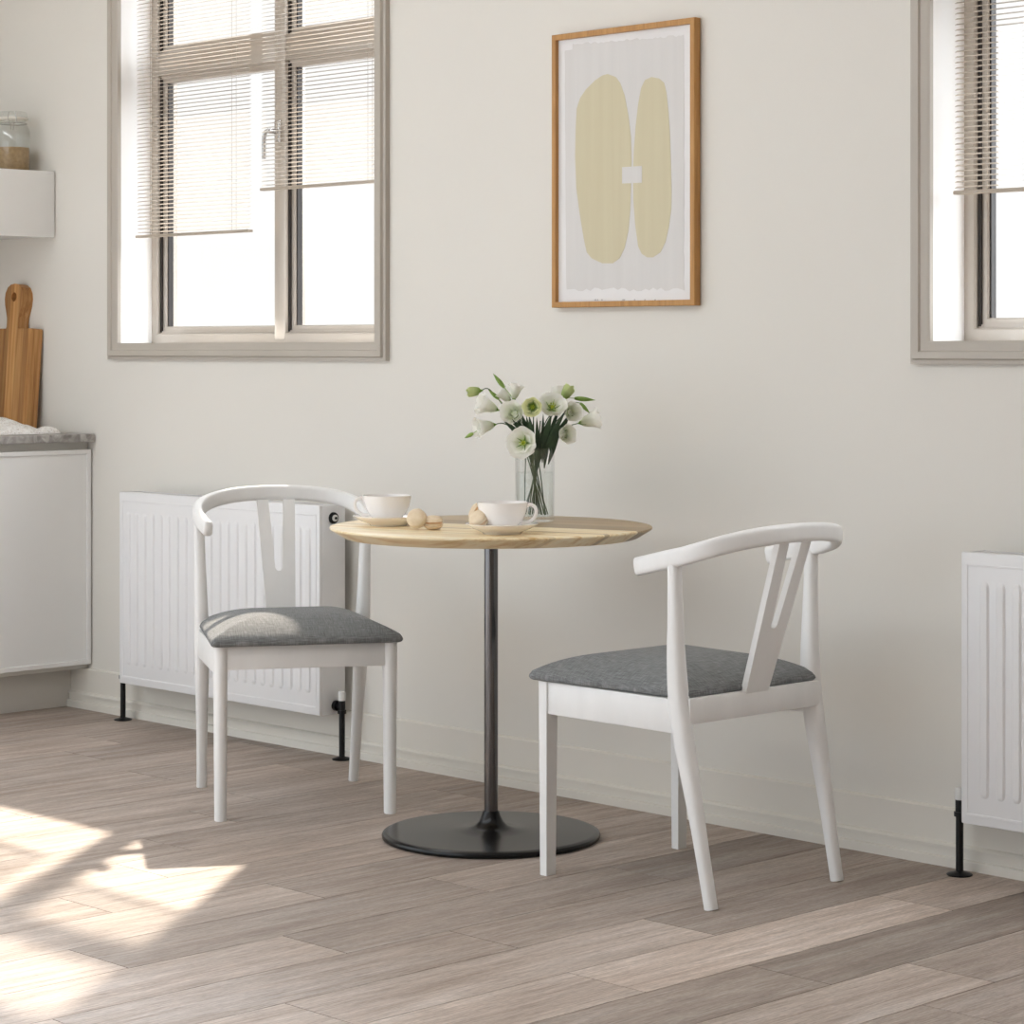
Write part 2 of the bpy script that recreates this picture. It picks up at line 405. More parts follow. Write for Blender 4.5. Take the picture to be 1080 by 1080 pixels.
def wall_with_holes():
    bm = bmesh.new()
    xs = [XL-.2, WIN[0][0], WIN[0][1], WIN[1][0], WIN[1][1], XR+.2]
    for i in range(5):
        if i in (1, 3):
            box(bm, xs[i], xs[i+1], 0, WT, -.1, WZ0); box(bm, xs[i], xs[i+1], 0, WT, WZ1, ZC)
        else: box(bm, xs[i], xs[i+1], 0, WT, -.1, ZC)
    bmesh.ops.remove_doubles(bm, verts=bm.verts[:], dist=1e-5)
    return bm
finish('wall_back', wall_with_holes(), M['wall'], smooth=0, kind='structure')
bm = bmesh.new(); box(bm, XL-.2, XL, -2.4, 0, -.1, ZC); finish('wall_left', bm, M['wall'], smooth=0, kind='structure')
bm = bmesh.new(); box(bm, XR, XR+.2, YB, 0, -.1, ZC); finish('wall_right', bm, M['dark_wall'], smooth=0, kind='structure')
bm = bmesh.new(); box(bm, -2.2, XR+.2, YB-.2, YB, -.1, ZC); finish('wall_front', bm, M['dark_wall'], smooth=0, kind='structure')
bm = bmesh.new(); box(bm, XL-.2, XR+.2, -2.3, WT, ZC, ZC+.2); box(bm, -2.4, XR+.2, YB-.2, -2.3, ZC, ZC+.2); box(bm, XL-.2, -2.4, YB-.2, -3.2, ZC, ZC+.2); finish('ceiling', bm, M['white_wall'], smooth=0, kind='structure')  # unseen gap left in the slab, added to light the foreground floor
# baseboard with stepped foot
prof = [(0, 0), (-.030, 0), (-.030, .0195), (-.0275, .022), (-.020, .0225), (-.020, .040), (-.0255, .0415), (-.0255, .047), (-.022, .051), (-.014, .0535), (-.014, .126), (-.010, .130), (0, .130)]
bm = bmesh.new()
A = [bm.verts.new((-6.815, y, z)) for y, z in prof]; B = [bm.verts.new((XR, y, z)) for y, z in prof]
for i in range(len(prof)): bm.faces.new((A[i], A[(i+1) % len(prof)], B[(i+1) % len(prof)], B[i]))
bm.faces.new(A); bm.faces.new(B[::-1])
finish('baseboard_back', bm, M['skirting'], smooth=20, kind='structure')

def window(n, x0, x1, mull):
    root = bpy.data.objects.new('window_%d' % n, None); C.objects.link(root); root['kind'] = 'structure'
    root.location = (x0, 0, WZ0); w = x1-x0; h = WZ1-WZ0
    def fin(nm, bm, mat, par=root, sm=30): return finish(nm, bm, mat, par, sm)
    bm = bmesh.new()
    rect_frame(bm, 0, w, 0, h, [(-.004, .0), (-.004, -.013), (.004, -.017), (.018, -.019), (.021, -.024), (.036, -.026), (.039, -.018), (.048, -.016), (.048, 0)])
    fin('casing', bm, M['casing'])
    bm = bmesh.new(); rect_frame(bm, 0, w, 0, h, [(-.004, .0), (-.004, .121), (.001, .121), (.001, .0)]); fin('reveal', bm, M['reveal'], sm=0)
    # fixed frame
    bm = bmesh.new(); rect_frame(bm, 0, w, 0, h, [(.0, .12), (-.030, .12), (-.034, .124), (-.034, .20), (.0, .20)]); fr = fin('frame', bm, M['frame_metal'])
    bm = bmesh.new(); box(bm, mull-.026, mull+.026, .118, .2, .012, h-.012, .004)
    prism(bm, [(mull-.022, .02), (mull, -.002), (mull+.022, .02)], .119, .14)
    fin('mullion', bm, M['frame_metal'])
    tz = 2.045-WZ0
    bm = bmesh.new()
    for a, b_ in ((.034, mull-.026), (mull+.026, w-.034)): box(bm, a-.002, b_+.002, .121, .2, tz, tz+.075, .005)
    fin('transom', bm, M['frame_metal'])
    # four sashes with inner moulding, pane and dark strips painting in shaded sides
    for a, b_ in ((.034, mull-.026), (mull+.026, w-.034)):
        for c, d in ((.034, tz), (tz+.075, h-.034)):
            bm = bmesh.new()
            for e0, e1 in ((a, a+.008), (b_-.008, b_)): box(bm, e0, e1, .131, .165, c+.004, d-.004)
            fin('sash_gasket', bm, M['gasket'], sm=0)
            bm = bmesh.new()
            for e0, e1 in ((c, c+.0085), (d-.0085, d)): box(bm, a, b_, .133, .165, e0, e1)
            fin('sash_track', bm, M['frame_metal'], sm=0)
            bm = bmesh.new(); rect_frame(bm, a+.008, b_-.008, c+.008, d-.008, [(.001, .138), (-.012, .138), (-.015, .141), (-.015, .168), (.001, .168)]); fin('sash', bm, M['frame_metal'])
            bm = bmesh.new()
            for e0, e1 in ((a+.023, a+.0275), (b_-.0275, b_-.023)): box(bm, e0, e1, .1455, .164, c+.023, d-.023)
            fin('glazing_bead', bm, M['gasket'], sm=0)
            bm = bmesh.new(); box(bm, a+.022, b_-.022, .156, .160, c+.022, d-.022); fin('pane', bm, M['pane'], sm=0)
    # handle on the mullion side of the casement
    bm = bmesh.new(); z = 1.828-WZ0
    box(bm, mull-.012, mull+.012, .106, .119, z-.035, z+.035, .004)
    tube(bm, [(mull, .108, z), (mull, .075, z)], .008, 12)
    tube(bm, [(mull+.006, .072, z), (mull-.004, .070, z-.002), (mull-.010, .068, z-.010), (mull-.012, .067, z-.025), (mull-.012, .067, z-.085)], .0065, 12, up=(0, 1, 0))
    fin('handle', bm, M['handle_metal'])
    return root
window(1, *WIN[0], .663)
window(2, *WIN[1], .663)

def blind(x0, x1, zb, label):
    zt = 2.50; w = x1-x0; yc = .05
    r = thing('venetian_blind', label, 'blind', (x0, yc, zb), 0, 'venetian blinds in the windows')
    h = zt-zb
    bm = bmesh.new(); n = int((h-.03)/.0124)
    for i in range(n):
        z = .014+i*.0124
        box(bm, .002, w-.002, -.0045, .0045, z-.0004, z+.0004, M=Matrix.Translation((0, 0, z)) @ Matrix.Rotation(math.radians(25), 4, 'X') @ Matrix.Translation((0, 0, -z)))
    finish('slats', bm, M['slat'], r, 0)
    bm = bmesh.new(); box(bm, 0, w, -.0095, .0095, -.003, .006, .002); finish('bottom_rail', bm, M['rail_tan'], r)
    bm = bmesh.new(); box(bm, 0, w, -.0125, .0125, h-.025, h+.002, .003); finish('head_rail', bm, M['rail_tan'], r)
    for fx in (.14, .86):
        for yy in (-.0085, .0085):
            bm = bmesh.new(); box(bm, w*fx-.0006, w*fx+.0006, yy-.0004, yy+.0004, 0, h-.02); finish('ladder_cord', bm, M['slat'], r, 0)
    return r
blind(-6.535, -5.950, 1.525, 'long pale venetian blind lowered furthest in the left window, beside its left reveal')
blind(-5.894, -5.315, 1.647, 'shorter pale venetian blind over the right half of the left window, ending higher')
blind(-3.355, -2.775, 1.523, 'pale venetian blind in the window cut off by the right edge')

# ------------------------------------------------------------------ kitchen end
cab = thing('base_cabinet', 'white handleless base cabinet under the grey worktop', 'cabinet', (-6.712, -.003, 0))
bm = bmesh.new(); box(bm, -.606, -.024, -.9, 0, .13, .8655, .001); finish('carcass', bm, M['cabcore'], cab)
bm = bmesh.new(); box(bm, -.606, -.103, -.9, 0, 0, .131, .001); finish('plinth', bm, M['plinth'], cab)
for a, b_ in ((-.45, -.003), (-.899, -.453)):
    bm = bmesh.new(); w = b_-a
    box(bm, -.022, -.006, a+.003, b_-.003, .149, .838)
    rect_frame(bm, a, b_, .146, .841, [(0, 0), (-.013, 0), (-.015, -.002), (-.015, -.022), (0, -.022)])
    nv = bm.verts[:]
    for v in nv[-20:]: v.co = Vector((v.co.y, v.co.x, v.co.z))
    finish('door', bm, M['cab'], cab)
bm = bmesh.new(); box(bm, XL+.001, -6.693, -.94, -.004, .867, .892, .002)
tag(finish('worktop', bm, M['stone'], smooth=30), 'mottled grey worktop slab over the white base cabinet', 'worktop')

sh = thing('wall_cabinet', 'white box wall cabinet with a glass jar on top', 'cabinet', (-6.924, -.004, 1.535))
bm = bmesh.new(); box(bm, -.395, -.019, -.9, 0, .003, .218, .001); finish('carcass', bm, M['cab'], sh)
bm = bmesh.new(); box(bm, -.018, 0, -.9, 0, 0, .2185, .0015); finish('flap_door', bm, M['cab'], sh)

# jar
J = thing('storage_jar', 'clip-top glass jar half full of tan powder on the white wall cabinet', 'jar', (-7.05, -.086, 1.7537))
bm = bmesh.new()
lathe(bm, [(0, 0), (.054, 0), (.059, .006), (.059, .132), (.055, .145), (.047, .158), (.045, .163), (.045, .172), (.042, .172), (.042, .162), (.044, .157), (.052, .144), (.056, .131), (.056, .008), (.052, .004), (0, .004)], 40)
finish('jar_body', bm, M['jar'], J, 50)
bm = bmesh.new(); lathe(bm, [(.0425, .1725), (.050, .1725), (.051, .176), (.050, .180), (.0425, .180)], 40, closed=True); finish('rubber_seal', bm, M['gum'], J)
bm = bmesh.new(); lathe(bm, [(0, .1805), (.048, .1805), (.050, .185), (.049, .193), (.044, .199), (.02, .202), (0, .203)], 40); finish('lid', bm, M['jar'], J)
bm = bmesh.new()
cl = [(.0545*math.cos(a*PI/18), .0545*math.sin(a*PI/18), .158) for a in range(36)]; cl.append(cl[0])
cl = [(c[0]*.87, c[1]*.87, c[2]+.002) for c in cl]; tube(bm, cl, .0013, 6)
ang = -.6
for s in (-1, 1):
    tube(bm, [(.05*math.cos(ang+s*.25), .05*math.sin(ang+s*.25), .160), (.056*math.cos(ang+s*.25), .056*math.sin(ang+s*.25), .175), (.05*math.cos(ang+s*.2), .05*math.sin(ang+s*.2), .196)], .0014, 6, up=(1, 0, 0))
    tube(bm, [(.05*math.cos(ang+s*.1), .05*math.sin(ang+s*.1), .158), (.064*math.cos(ang+s*.06), .064*math.sin(ang+s*.06), .135)], .0014, 6, up=(1, 0, 0))
finish('wire_clip', bm, M['clip'], J)
bm = bmesh.new(); lathe(bm, [(0, .0045), (.052, .0045), (.0555, .009), (.0555, .080), (.04, .079), (.02, .074), (0, .071)], 40)
gr = finish('ground_grain', bm, M['flour'], smooth=50); gr.location = J.location
tag(gr, 'tan powder filling the lower half of the glass jar', 'dry food', kind='stuff')

# chopping board leaning on the wall
bd = thing('cutting_board', 'upright wooden cutting board with round pierced handle, leaning on the wall', 'cutting board', (-7.114, -.050, .8925))
bd.rotation_euler = (-.072, 0, 0)
W = .12; pts = [(-W+.006, 0), (W-.006, 0), (W, .006), (W, .338), (W-.004, .342), (.037, .342)]
right = [(.034, .349), (.0335, .362), (.035, .378), (.042, .398), (.051, .420), (.0555, .442), (.053, .462), (.042, .480), (.023, .490)]
pts += right+[(0, .493)]+[(-a, b) for a, b in right[::-1]]+[(-.037, .342), (-W+.004, .342), (-W, .338), (-W, .006)]
bm = bmesh.new()
hc = [(.015*math.cos(2*PI*i/16), .448+.016*math.sin(2*PI*i/16)) for i in range(16)]
vo = [bm.verts.new((x, 0, z)) for x, z in pts]; vh = [bm.verts.new((x, 0, z)) for x, z in hc]
eo = [bm.edges.new((vo[i], vo[(i+1) % len(vo)])) for i in range(len(vo))]; eh = [bm.edges.new((vh[i], vh[(i+1) % 16])) for i in range(16)]
bmesh.ops.triangle_fill(bm, edges=eo+eh, use_beauty=True)
bmesh.ops.recalc_face_normals(bm, faces=bm.faces[:])
r = bmesh.ops.extrude_face_region(bm, geom=bm.faces[:])
for v in [g for g in r['geom'] if isinstance(g, bmesh.types.BMVert)]: v.co.y += .042
for v in bm.verts: v.co.y -= .021
finish('board', bm, M['board'], bd, 30)

# lace cloth bunched in front of the board
bm = bmesh.new(); nx, ny = 40, 26; top = []; bot = []
for j in range(ny+1):
    rt_, rb = [], []
    for i in range(nx+1):
        u, v = i/nx, j/ny
        x = -7.20+u*.415; y = -.40+v*.322
        edge = min(1, min(u, 1-u, v, 1-v)*9)
        h = .004+edge**.6*(.026+.010*math.sin(u*9+v*4)+.008*math.sin(v*15+u*5+1)+.004*math.sin(u*31+v*7))
        x += .012*math.sin(v*8+1)
        rt_.append(bm.verts.new((x, y, .8926+max(.004, h)))); rb.append(bm.verts.new((x, y, .8926)))
    top.append(rt_); bot.append(rb)
for j in range(ny):
    for i in range(nx):
        bm.faces.new((top[j][i], top[j][i+1], top[j+1][i+1], top[j+1][i])); bm.faces.new((bot[j][i], bot[j+1][i], bot[j+1][i+1], bot[j][i+1]))
for j in range(ny):
    for i in (0, nx): bm.faces.new((top[j][i], top[j+1][i], bot[j+1][i], bot[j][i]))
for i in range(nx):
    for j in (0, ny): bm.faces.new((top[j][i], bot[j][i], bot[j][i+1], top[j][i+1]))
tag(finish('lace_cloth', bm, M['lace'], smooth=60), 'white lace cloth bunched on the grey worktop below the cutting board', 'cloth')

# ------------------------------------------------------------------ radiators
def radiator(x0, x1, label, valves, vent):
    z0, z1, yb, yf = .127, .723, -.030, -.125; w = x1-x0; h = z1-z0; D = yb-yf
    r = thing('radiator', label, 'radiator', (x0, yb, z0), 0, 'white panel radiators on the wall')
    bm = bmesh.new()
    box(bm, 0, w, -D, -D+.012, 0, h, .003)
    rect_frame(bm, .014, w-.014, .020, h-.026, [(0, -D-.0012), (-.004, -D-.0012), (-.005, -D+.001), (.001, -D+.001)])
    p = .0417; n = int((w-.05)/p); off = (w-(n-1)*p)/2
    for i in range(n):
        cx = off+i*p; a, b_ = .060, h-.062
        # embossed channel with rounded ends
        base = [(-.0125, 0), (-.008, -.0048), (.008, -.0048), (.0125, 0)]
        zs = [(a, 0, .55), (a+.005, .6, .8), (a+.014, 1, 1), (b_-.014, 1, 1), (b_-.005, .6, .8), (b_, 0, .55)]
        rows = [[bm.verts.new((cx+px*ws, -D+.0003+py*k, z)) for px, py in base] for z, k, ws in zs]
        for A, B in zip(rows, rows[1:]):
            for j in range(3): bm.faces.new((A[j], A[j+1], B[j+1], B[j]))
    finish('front_panel', bm, M['cream_metal'], r, 40)
    bm = bmesh.new(); box(bm, .012, w-.012, -.012, 0, .01, h-.01, .003); finish('rear_panel', bm, M['cream_metal'], r)
    bm = bmesh.new(); box(bm, .015, w-.015, -D+.013, -.013, .05, h-.03); finish('convector_core', bm, M['grille_dark'], r, 0)
    for a, b_ in ((0, .002), (w-.002, w)):
        bm = bmesh.new(); box(bm, a-.0005, b_+.0005, -D+.011, 0, 0, h-.002, .0008); finish('side_panel', bm, M['cream_metal'], r)
    bm = bmesh.new()
    box(bm, .003, w-.003, -D+.012, -D+.02, h-.012, h-.003); box(bm, .003, w-.003, -.009, -.001, h-.012, h-.003); box(bm, .003, w-.003, -.052, -.043, h-.012, h-.003)
    k = 0
    xx = .01
    while xx < w-.012:
        box(bm, xx, xx+.006, -D+.014, -.003, h-.012, h-.0035); xx += .016
    finish('top_grille', bm, M['cream_metal'], r, 0)
    yv = -.040
    if vent:
        RX = Matrix.Translation((w, yv-.005, h-.037)) @ Matrix.Rotation(PI/2, 4, 'Y')
        bm = bmesh.new(); lathe(bm, [(0, 0), (.0165, 0), (.0165, .005), (.0145, .008), (0, .008)], 28, RX); v = finish('vent_plug', bm, M['black'], r)
        bm = bmesh.new(); lathe(bm, [(0, .008), (.0095, .008), (.0095, .011), (.0055, .0125), (0, .0125)], 24, RX); vv = finish('vent_ring', bm, M['valve_white'], v)
        bm = bmesh.new(); lathe(bm, [(0, .0125), (.004, .0125), (.004, .0150), (0, .0150)], 16, RX); finish('vent_screw', bm, M['black'], v)
    for xa, sgn, yw in valves:
        xl = xa-x0; y = yw-yb
        q = finish('supply_pipe', (lambda b: (tube(b, [(xl, y, -z0+.004), (xl, y, .030)], .0085, 16, up=(0, 1, 0)), b)[1])(bmesh.new()), M['black'], r)
        bm = bmesh.new(); lathe(bm, [(.0085, 0), (.028, 0), (.029, .002), (.026, .004), (.012, .008), (.0085, .009)], 28, Matrix.Translation((xl, y, -z0+.0005))); finish('floor_collar', bm, M['black'], q)
        bm = bmesh.new()
        tube(bm, [(xl, y, .004), (xl, y, .014)], .0125, 20, up=(0, 1, 0))
        tube(bm, [(xl, y, .014), (xl, y, .040)], .0095, 18, up=(0, 1, 0))
        ex = 0 if sgn < 0 else w
        tube(bm, [(xl, y, .024), (ex, y, .024)], .0085, 16)
        tube(bm, [(ex+sgn*.013, y, .024), (ex, y, .024)], .015, 20)
        va = finish('valve', bm, M['black'], r)
        bm = bmesh.new(); lathe(bm, [(0, .041), (.010, .041), (.0105, .044), (.0105, .064), (.0095, .067), (0, .068)], 20, Matrix.Translation((xl, y, 0))); finish('valve_cap', bm, M['valve_white'], va)
    return r
radiator(-6.386, -5.413, 'white panel radiator behind the left chair, under the left window', [(-6.437, -1, -.075), (-5.384, 1, -.066)], True)
radiator(-3.214, -2.214, 'white panel radiator cut off by the right edge of the photo', [(-3.250, -1, -.080)], False)

# ------------------------------------------------------------------ framed print
px0, pz0 = -4.584, 1.277; pw, ph = .501, .711
PY = -.004
P = thing('framed_print', 'thin oak frame with two pale olive ovals on grey, on the wall', 'picture', (px0, PY, pz0))
bm = bmesh.new(); rect_frame(bm, .015, pw-.015, .013, ph-.013, [(0, -.004), (0, -.022), (.013, -.022), (.0145, -.0205), (.0145, 0), (.004, 0), (.004, -.004)]); finish('frame', bm, M['oakframe'], P, 30)
bm = bmesh.new(); box(bm, .012, pw-.012, -.010, -.002, .011, ph-.011); pr = finish('print', bm, M['paper'], P, 0)
def art(pts, y, mat, name, sm=0):
    poly = []
    for cx, cy in pts:
        X, Z = wallpt(560+cx/3.176, cy/3.176, -.014); poly.append((X-px0, Z-pz0))
    bm = bmesh.new(); prism(bm, poly, y, y+.0006); return finish(name, bm, mat, pr, 0)
rg = random.Random(3)
top = []
for i in range(44):
    t = i/43; x = 140+t*372; y = 149-t*31+rg.uniform(-4, 4)
    top.append((x, y))
right = [(513+rg.uniform(-1.5, 1.5), 130+840*i/26) for i in range(1, 26)]
bot = [(515-395*i/30, 972+rg.uniform(-9, 4)) for i in range(31)]
left = [(118+rg.uniform(-1, 1)-4*i/20, 965-790*i/20) for i in range(1, 21)]
art(top+right+bot+left+[(114, 170), (139, 166)], -.0107, M['wash'], 'grey_wash')
ov1 = [(258, 248), (285, 258), (300, 278), (315, 320), (328, 390), (336, 460), (338, 540), (336, 620), (334, 700), (328, 770), (315, 830), (298, 865), (275, 882), (240, 882), (205, 866), (188, 845), (178, 800), (165, 720), (153, 630), (149, 520), (151, 430), (154, 365), (165, 330), (185, 300), (215, 270), (240, 253)]
ov2 = [(405, 258), (430, 263), (447, 277), (455, 310), (462, 380), (467, 460), (470, 560), (472, 640), (471, 700), (463, 760), (452, 810), (435, 845), (410, 862), (390, 862), (372, 850), (360, 825), (350, 750), (344, 670), (343, 580), (346, 500), (352, 420), (360, 350), (370, 295), (383, 268)]
art(ov1, -.0114, M['olive'], 'olive_oval'); art(ov2, -.0114, M['olive'], 'olive_oval')
art([(307, 560), (373, 556), (373, 612), (307, 615)], -.0121, M['wash'], 'grey_square')
for cx, w_ in ((213, 7), (222, 4), (236, 5), (306, 8), (312, 4), (345, 6), (380, 4), (414, 5)):
    art([(cx, 1006), (cx+1, 1003), (cx+w_*.7, 1002), (cx+w_, 1006)], -.0110, M['ink'], 'pencil_mark')

# ------------------------------------------------------------------ chairs
def make_chair(label):
    r = thing('dining_chair', label, 'chair', (0, 0, 0), 0, 'white wooden dining chairs with grey seats')
    oy = -.243
    # rear legs that run up into the back posts
    for s in (-1, 1):
        pts = catmull([(s*.205, oy+0, 0), (s*.209, oy+.040, .20), (s*.2135, oy+.077, .385), (s*.217, oy+.087, .50), (s*.220, oy+.088, .62), (s*.2225, oy+.088, .722)], 6)
        def rad(t):
            k = math.exp(-((t-.55)/.26)**2)
            e = .0138+.0095*k
            return (.0135+.006*k, e)
        bm = bmesh.new(); sweep(bm, pts, rad, sect(20, 2.5), up=(0, 1, 0)); finish('leg', bm, M['paint'], r, 50)
    # front legs: flat behind, rounded in front
    for s in (-1, 1):
        sec = [(-1, -1), (1, -1)]+[(math.cos(a), math.sin(a)*1.0) for a in [PI*i/14 for i in range(15)]]
        bm = bmesh.new()
        sweep(bm, [(s*.2135, oy+.485, 0), (s*.2135, oy+.485, .1), (s*.2135, oy+.485, .3), (s*.2135, oy+.485, .431)], lambda t: (.0142+.0030*t, .0145+.0035*t), sec, up=(0, 1, 0))
        finish('leg', bm, M['paint'], r, 45)
    bm = bmesh.new(); box(bm, -.2, .2, oy+.474, oy+.494, .373, .431, .0025); finish('apron', bm, M['paint'], r)
    bm = bmesh.new(); box(bm, -.211, .211, oy+.054, oy+.072, .379, .434, .0025); finish('apron', bm, M['paint'], r)
    for s in (-1, 1):
        bm = bmesh.new(); box(bm, s*.2135-.010+s*.003, s*.2135+.010+s*.003, oy+.075, oy+.478, .359, .431, .0025); finish('apron', bm, M['paint'], r)
    # top rail, one bent piece rising to the back
    pts = []
    for i in range(41):
        t = -1+2*i/40; a = abs(t); s = -1 if t < 0 else 1
        # from tip to tip round the back
        if a > .70:
            q = (a-.70)/.30; x = .2235-.012*q*q; y = .085+.118*q; z = .7285-.026*q
        else:
            th = a/.70*PI/2; x = .2235*math.sin(th)**.82; y = .085-.147*math.cos(th)**.80; z = .7285+.050*math.cos(th)**1.0
        pts.append((s*x, oy+y, z))
    bm = bmesh.new(); sweep(bm, pts, lambda t: (.0125+.0025*math.sin(PI*t), .0198+.0002*math.sin(PI*t)), sect(32, 3.6), round_cap=.006); finish('top_rail', bm, M['paint'], r, 50)
    # Y-shaped splat
    H = .345; bw, tw = .037, .0515
    out = [(-bw, 0), (bw, 0), (tw, H), (.0205, H), (.0105, .163)]
    out += [(.0105*math.cos(a), .158-.0105*math.sin(a)) for a in [PI*i/8 for i in range(0, 9)]]
    out += [(-.0105, .163), (-.0205, H), (-tw, H)]
    Mx = Matrix.Translation((0, oy+.060, .431)) @ Matrix.Rotation(.318, 4, 'X')
    bm = bmesh.new(); prism(bm, out, -.0075, .0075, Mx)
    bmesh.ops.bevel(bm, geom=[e for e in bm.edges if len(e.link_faces) == 2 and e.calc_face_angle(0) > .8], offset=.002, segments=2, affect='EDGES')
    finish('splat', bm, M['paint'], r, 40)
    # upholstered seat
    y0, y1, wr, wf, rc = oy+.062, oy+.520, .221, .2415, .012
    def outline(ins):
        o = []
        cs = [(-wf+ins, y1-ins, PI/2), (wf-ins, y1-ins, 0), (wr-ins, y0+ins, -PI/2), (-wr+ins, y0+ins, PI)]
        rr = max(.004, rc-ins*.25)
        for cx, cy, a0 in cs:
            sx = 1 if cx > 0 else -1; sy = 1 if cy > (y0+y1)/2 else -1
            for i in range(7):
                a = a0+PI/2*(1-i/6)
                o.append((cx-sx*rr+rr*math.cos(a), cy-sy*rr+rr*math.sin(a)))
            # straight run to the next corner
        dense = []
        for i in range(len(o)):
            p, q = o[i], o[(i+1) % len(o)]
            dd = math.hypot(p[0]-q[0], p[1]-q[1]); n = 12 if i % 7 == 6 else 1
            for k in range(n): dense.append((p[0]+(q[0]-p[0])*k/n, p[1]+(q[1]-p[1])*k/n))
        return dense
    levels = [(.016, .4315), (.007, .4325), (.002, .4355), (0, .440), (.0015, .4455), (.006, .4525)]
    for i in range(1, 13):
        t = i/12; levels.append((.006+t*.19, (.4525+.044*(1-(1-t)**2.7))))
    bm = bmesh.new(); rings = []
    for ins, z in levels: rings.append([bm.verts.new((x, y, z)) for x, y in outline(ins)])
    n = len(rings[0])
    for A, B in zip(rings, rings[1:]):
        for i in range(n): bm.faces.new((A[i], A[(i+1) % n], B[(i+1) % n], B[i]))
    bm.faces.new(rings[0][::-1]); bm.faces.new(rings[-1])
    finish('seat_cushion', bm, M['fabric'], r, 60)
    return r
ch1 = make_chair('white wooden chair left of the table, back to the radiator, sunlit grey seat')
p = ground(6.4105, -.5705); ch1.location = p; ch1.rotation_euler = (0, 0, math.atan2(-.863, -.508))
ch2 = copy_tree(ch1)
ch2['label'] = 'white wooden chair right of the table, seen from behind, shaded grey seat'
ch2.location = ground(5.4725, .398); ch2.rotation_euler = (0, 0, math.atan2(1.0, .017))

# ------------------------------------------------------------------ table
tp = ground(5.92, -.05)
T = thing('pedestal_table', 'round light wood cafe table on a black disc base', 'table', tp)
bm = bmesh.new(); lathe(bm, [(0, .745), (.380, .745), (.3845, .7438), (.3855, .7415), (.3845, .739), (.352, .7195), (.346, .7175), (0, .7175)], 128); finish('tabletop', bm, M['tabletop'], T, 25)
bm = bmesh.new(); lathe(bm, [(0, .7172), (.12, .7172), (.12, .712), (.03, .708), (0, .708)], 48); finish('mounting_plate', bm, M['tablebase'], T)
bm = bmesh.new(); lathe(bm, [(0, .06), (.0165, .06), (.0165, .712), (0, .712)], 40); finish('pole', bm, M['pole'], T, 40)
bm = bmesh.new(); lathe(bm, [(0, 0), (.256, 0), (.2605, .003), (.2615, .008), (.259, .013), (.252, .016), (.245, .0162), (.20, .0172), (.10, .0195), (.060, .0225), (.040, .029), (.029, .040), (.0225, .054), (.0195, .0635), (0, .0635)], 128); finish('base_plate', bm, M['tablebase'], T, 40)

TZ = .745
def up_to(name, label, cat, d, lat, rz=0, group=None, dz=0): return thing(name, label, cat, ground(d, lat, TZ+dz), rz, group)
RZ = math.atan2(RT.y, RT.x)              # local +x then points to the right of the picture
def make_saucer(label, d, lat):
    s = up_to('saucer', label, 'saucer', d, lat, RZ, 'white saucers on the table')
    bm = bmesh.new(); lathe(bm, [(0, .004), (.030, .004), (.038, 0), (.043, 0), (.046, .004), (.066, .012), (.0835, .0225), (.0845, .024), (.083, .0245), (.064, .0155), (.045, .0085), (.030, .0075), (.028, .0065), (0, .0065)], 64)
    finish('dish', bm, M['ceramic'], s, 50); return s
def make_cup(label, d, lat, rz):
    c = up_to('teacup', label, 'cup', d, lat, rz, 'white teacups on the table', dz=.0068)
    prof = [(0, .003), (.022, .003), (.024, 0), (.0275, 0), (.0285, .004), (.034, .010), (.045, .023), (.0525, .038), (.0570, .054), (.0585, .0645), (.0588, .0655), (.0578, .066), (.0560, .0640), (.0545, .054), (.0500, .039), (.043, .026), (.032, .013), (.02, .0075), (0, .007)]
    bm = bmesh.new(); lathe(bm, prof, 64); finish('bowl', bm, M['ceramic'], c, 60)
    pts = catmull([(.0535, 0, .0560), (.064, 0, .0600), (.0745, 0, .0545), (.0775, 0, .043), (.0725, 0, .030), (.060, 0, .0205), (.0430, 0, .0185)], 6)
    bm = bmesh.new(); sweep(bm, pts, lambda t: (.0042, .0028), sect(12), up=(0, 0, 1) if False else (0, 1, 0)); finish('handle', bm, M['ceramic'], c, 60)
    bm = bmesh.new(); lathe(bm, [(0, .0555), (.0535, .0555), (.0545, .0563), (.0530, .0566), (0, .0566)], 48); finish('coffee', bm, M['coffee'], c, 60)
    return c
make_saucer('white saucer near the left table edge, under the cup with its handle left', 5.925, -.296)
make_cup('white teacup with its handle to the left, near the left table edge', 5.925, -.299, RZ+PI+.12)
make_saucer('white saucer in front of the vase, holding a cup and two macarons', 5.665, -.023)
make_cup('white teacup with its handle to the right, in front of the vase', 5.665, -.0215, RZ-.12)

def make_macaron(label, loc, rot):
    m = thing('macaron', label, 'macaron', loc, 0, 'beige macarons on the table'); m.rotation_euler = rot
    r = .0232
    for s, nm in ((1, 'shell'), (-1, 'shell')):
        bm = bmesh.new(); rr = random.Random(5)
        pr = [(0, s*.0165), (.008, s*.0162), (.015, s*.0145), (.0200, s*.0110), (.0222, s*.0070), (.0215, s*.0050), (.0232, s*.0038), (.0236, s*.0026), (.0222, s*.0018), (0, s*.0016)]
        lathe(bm, pr, 40)
        for v in bm.verts:
            q = math.hypot(v.co.x, v.co.y)
            if q > .0225: v.co.x *= 1+rr.uniform(-.02, .02); v.co.y *= 1+rr.uniform(-.02, .02)
        finish(nm, bm, M['macaron'], m, 60)
    bm = bmesh.new(); lathe(bm, [(0, .0017), (.0205, .0017), (.0215, 0), (.0205, -.0017), (0, -.0017)], 32); finish('filling', bm, M['filling'], m, 60)
    return m
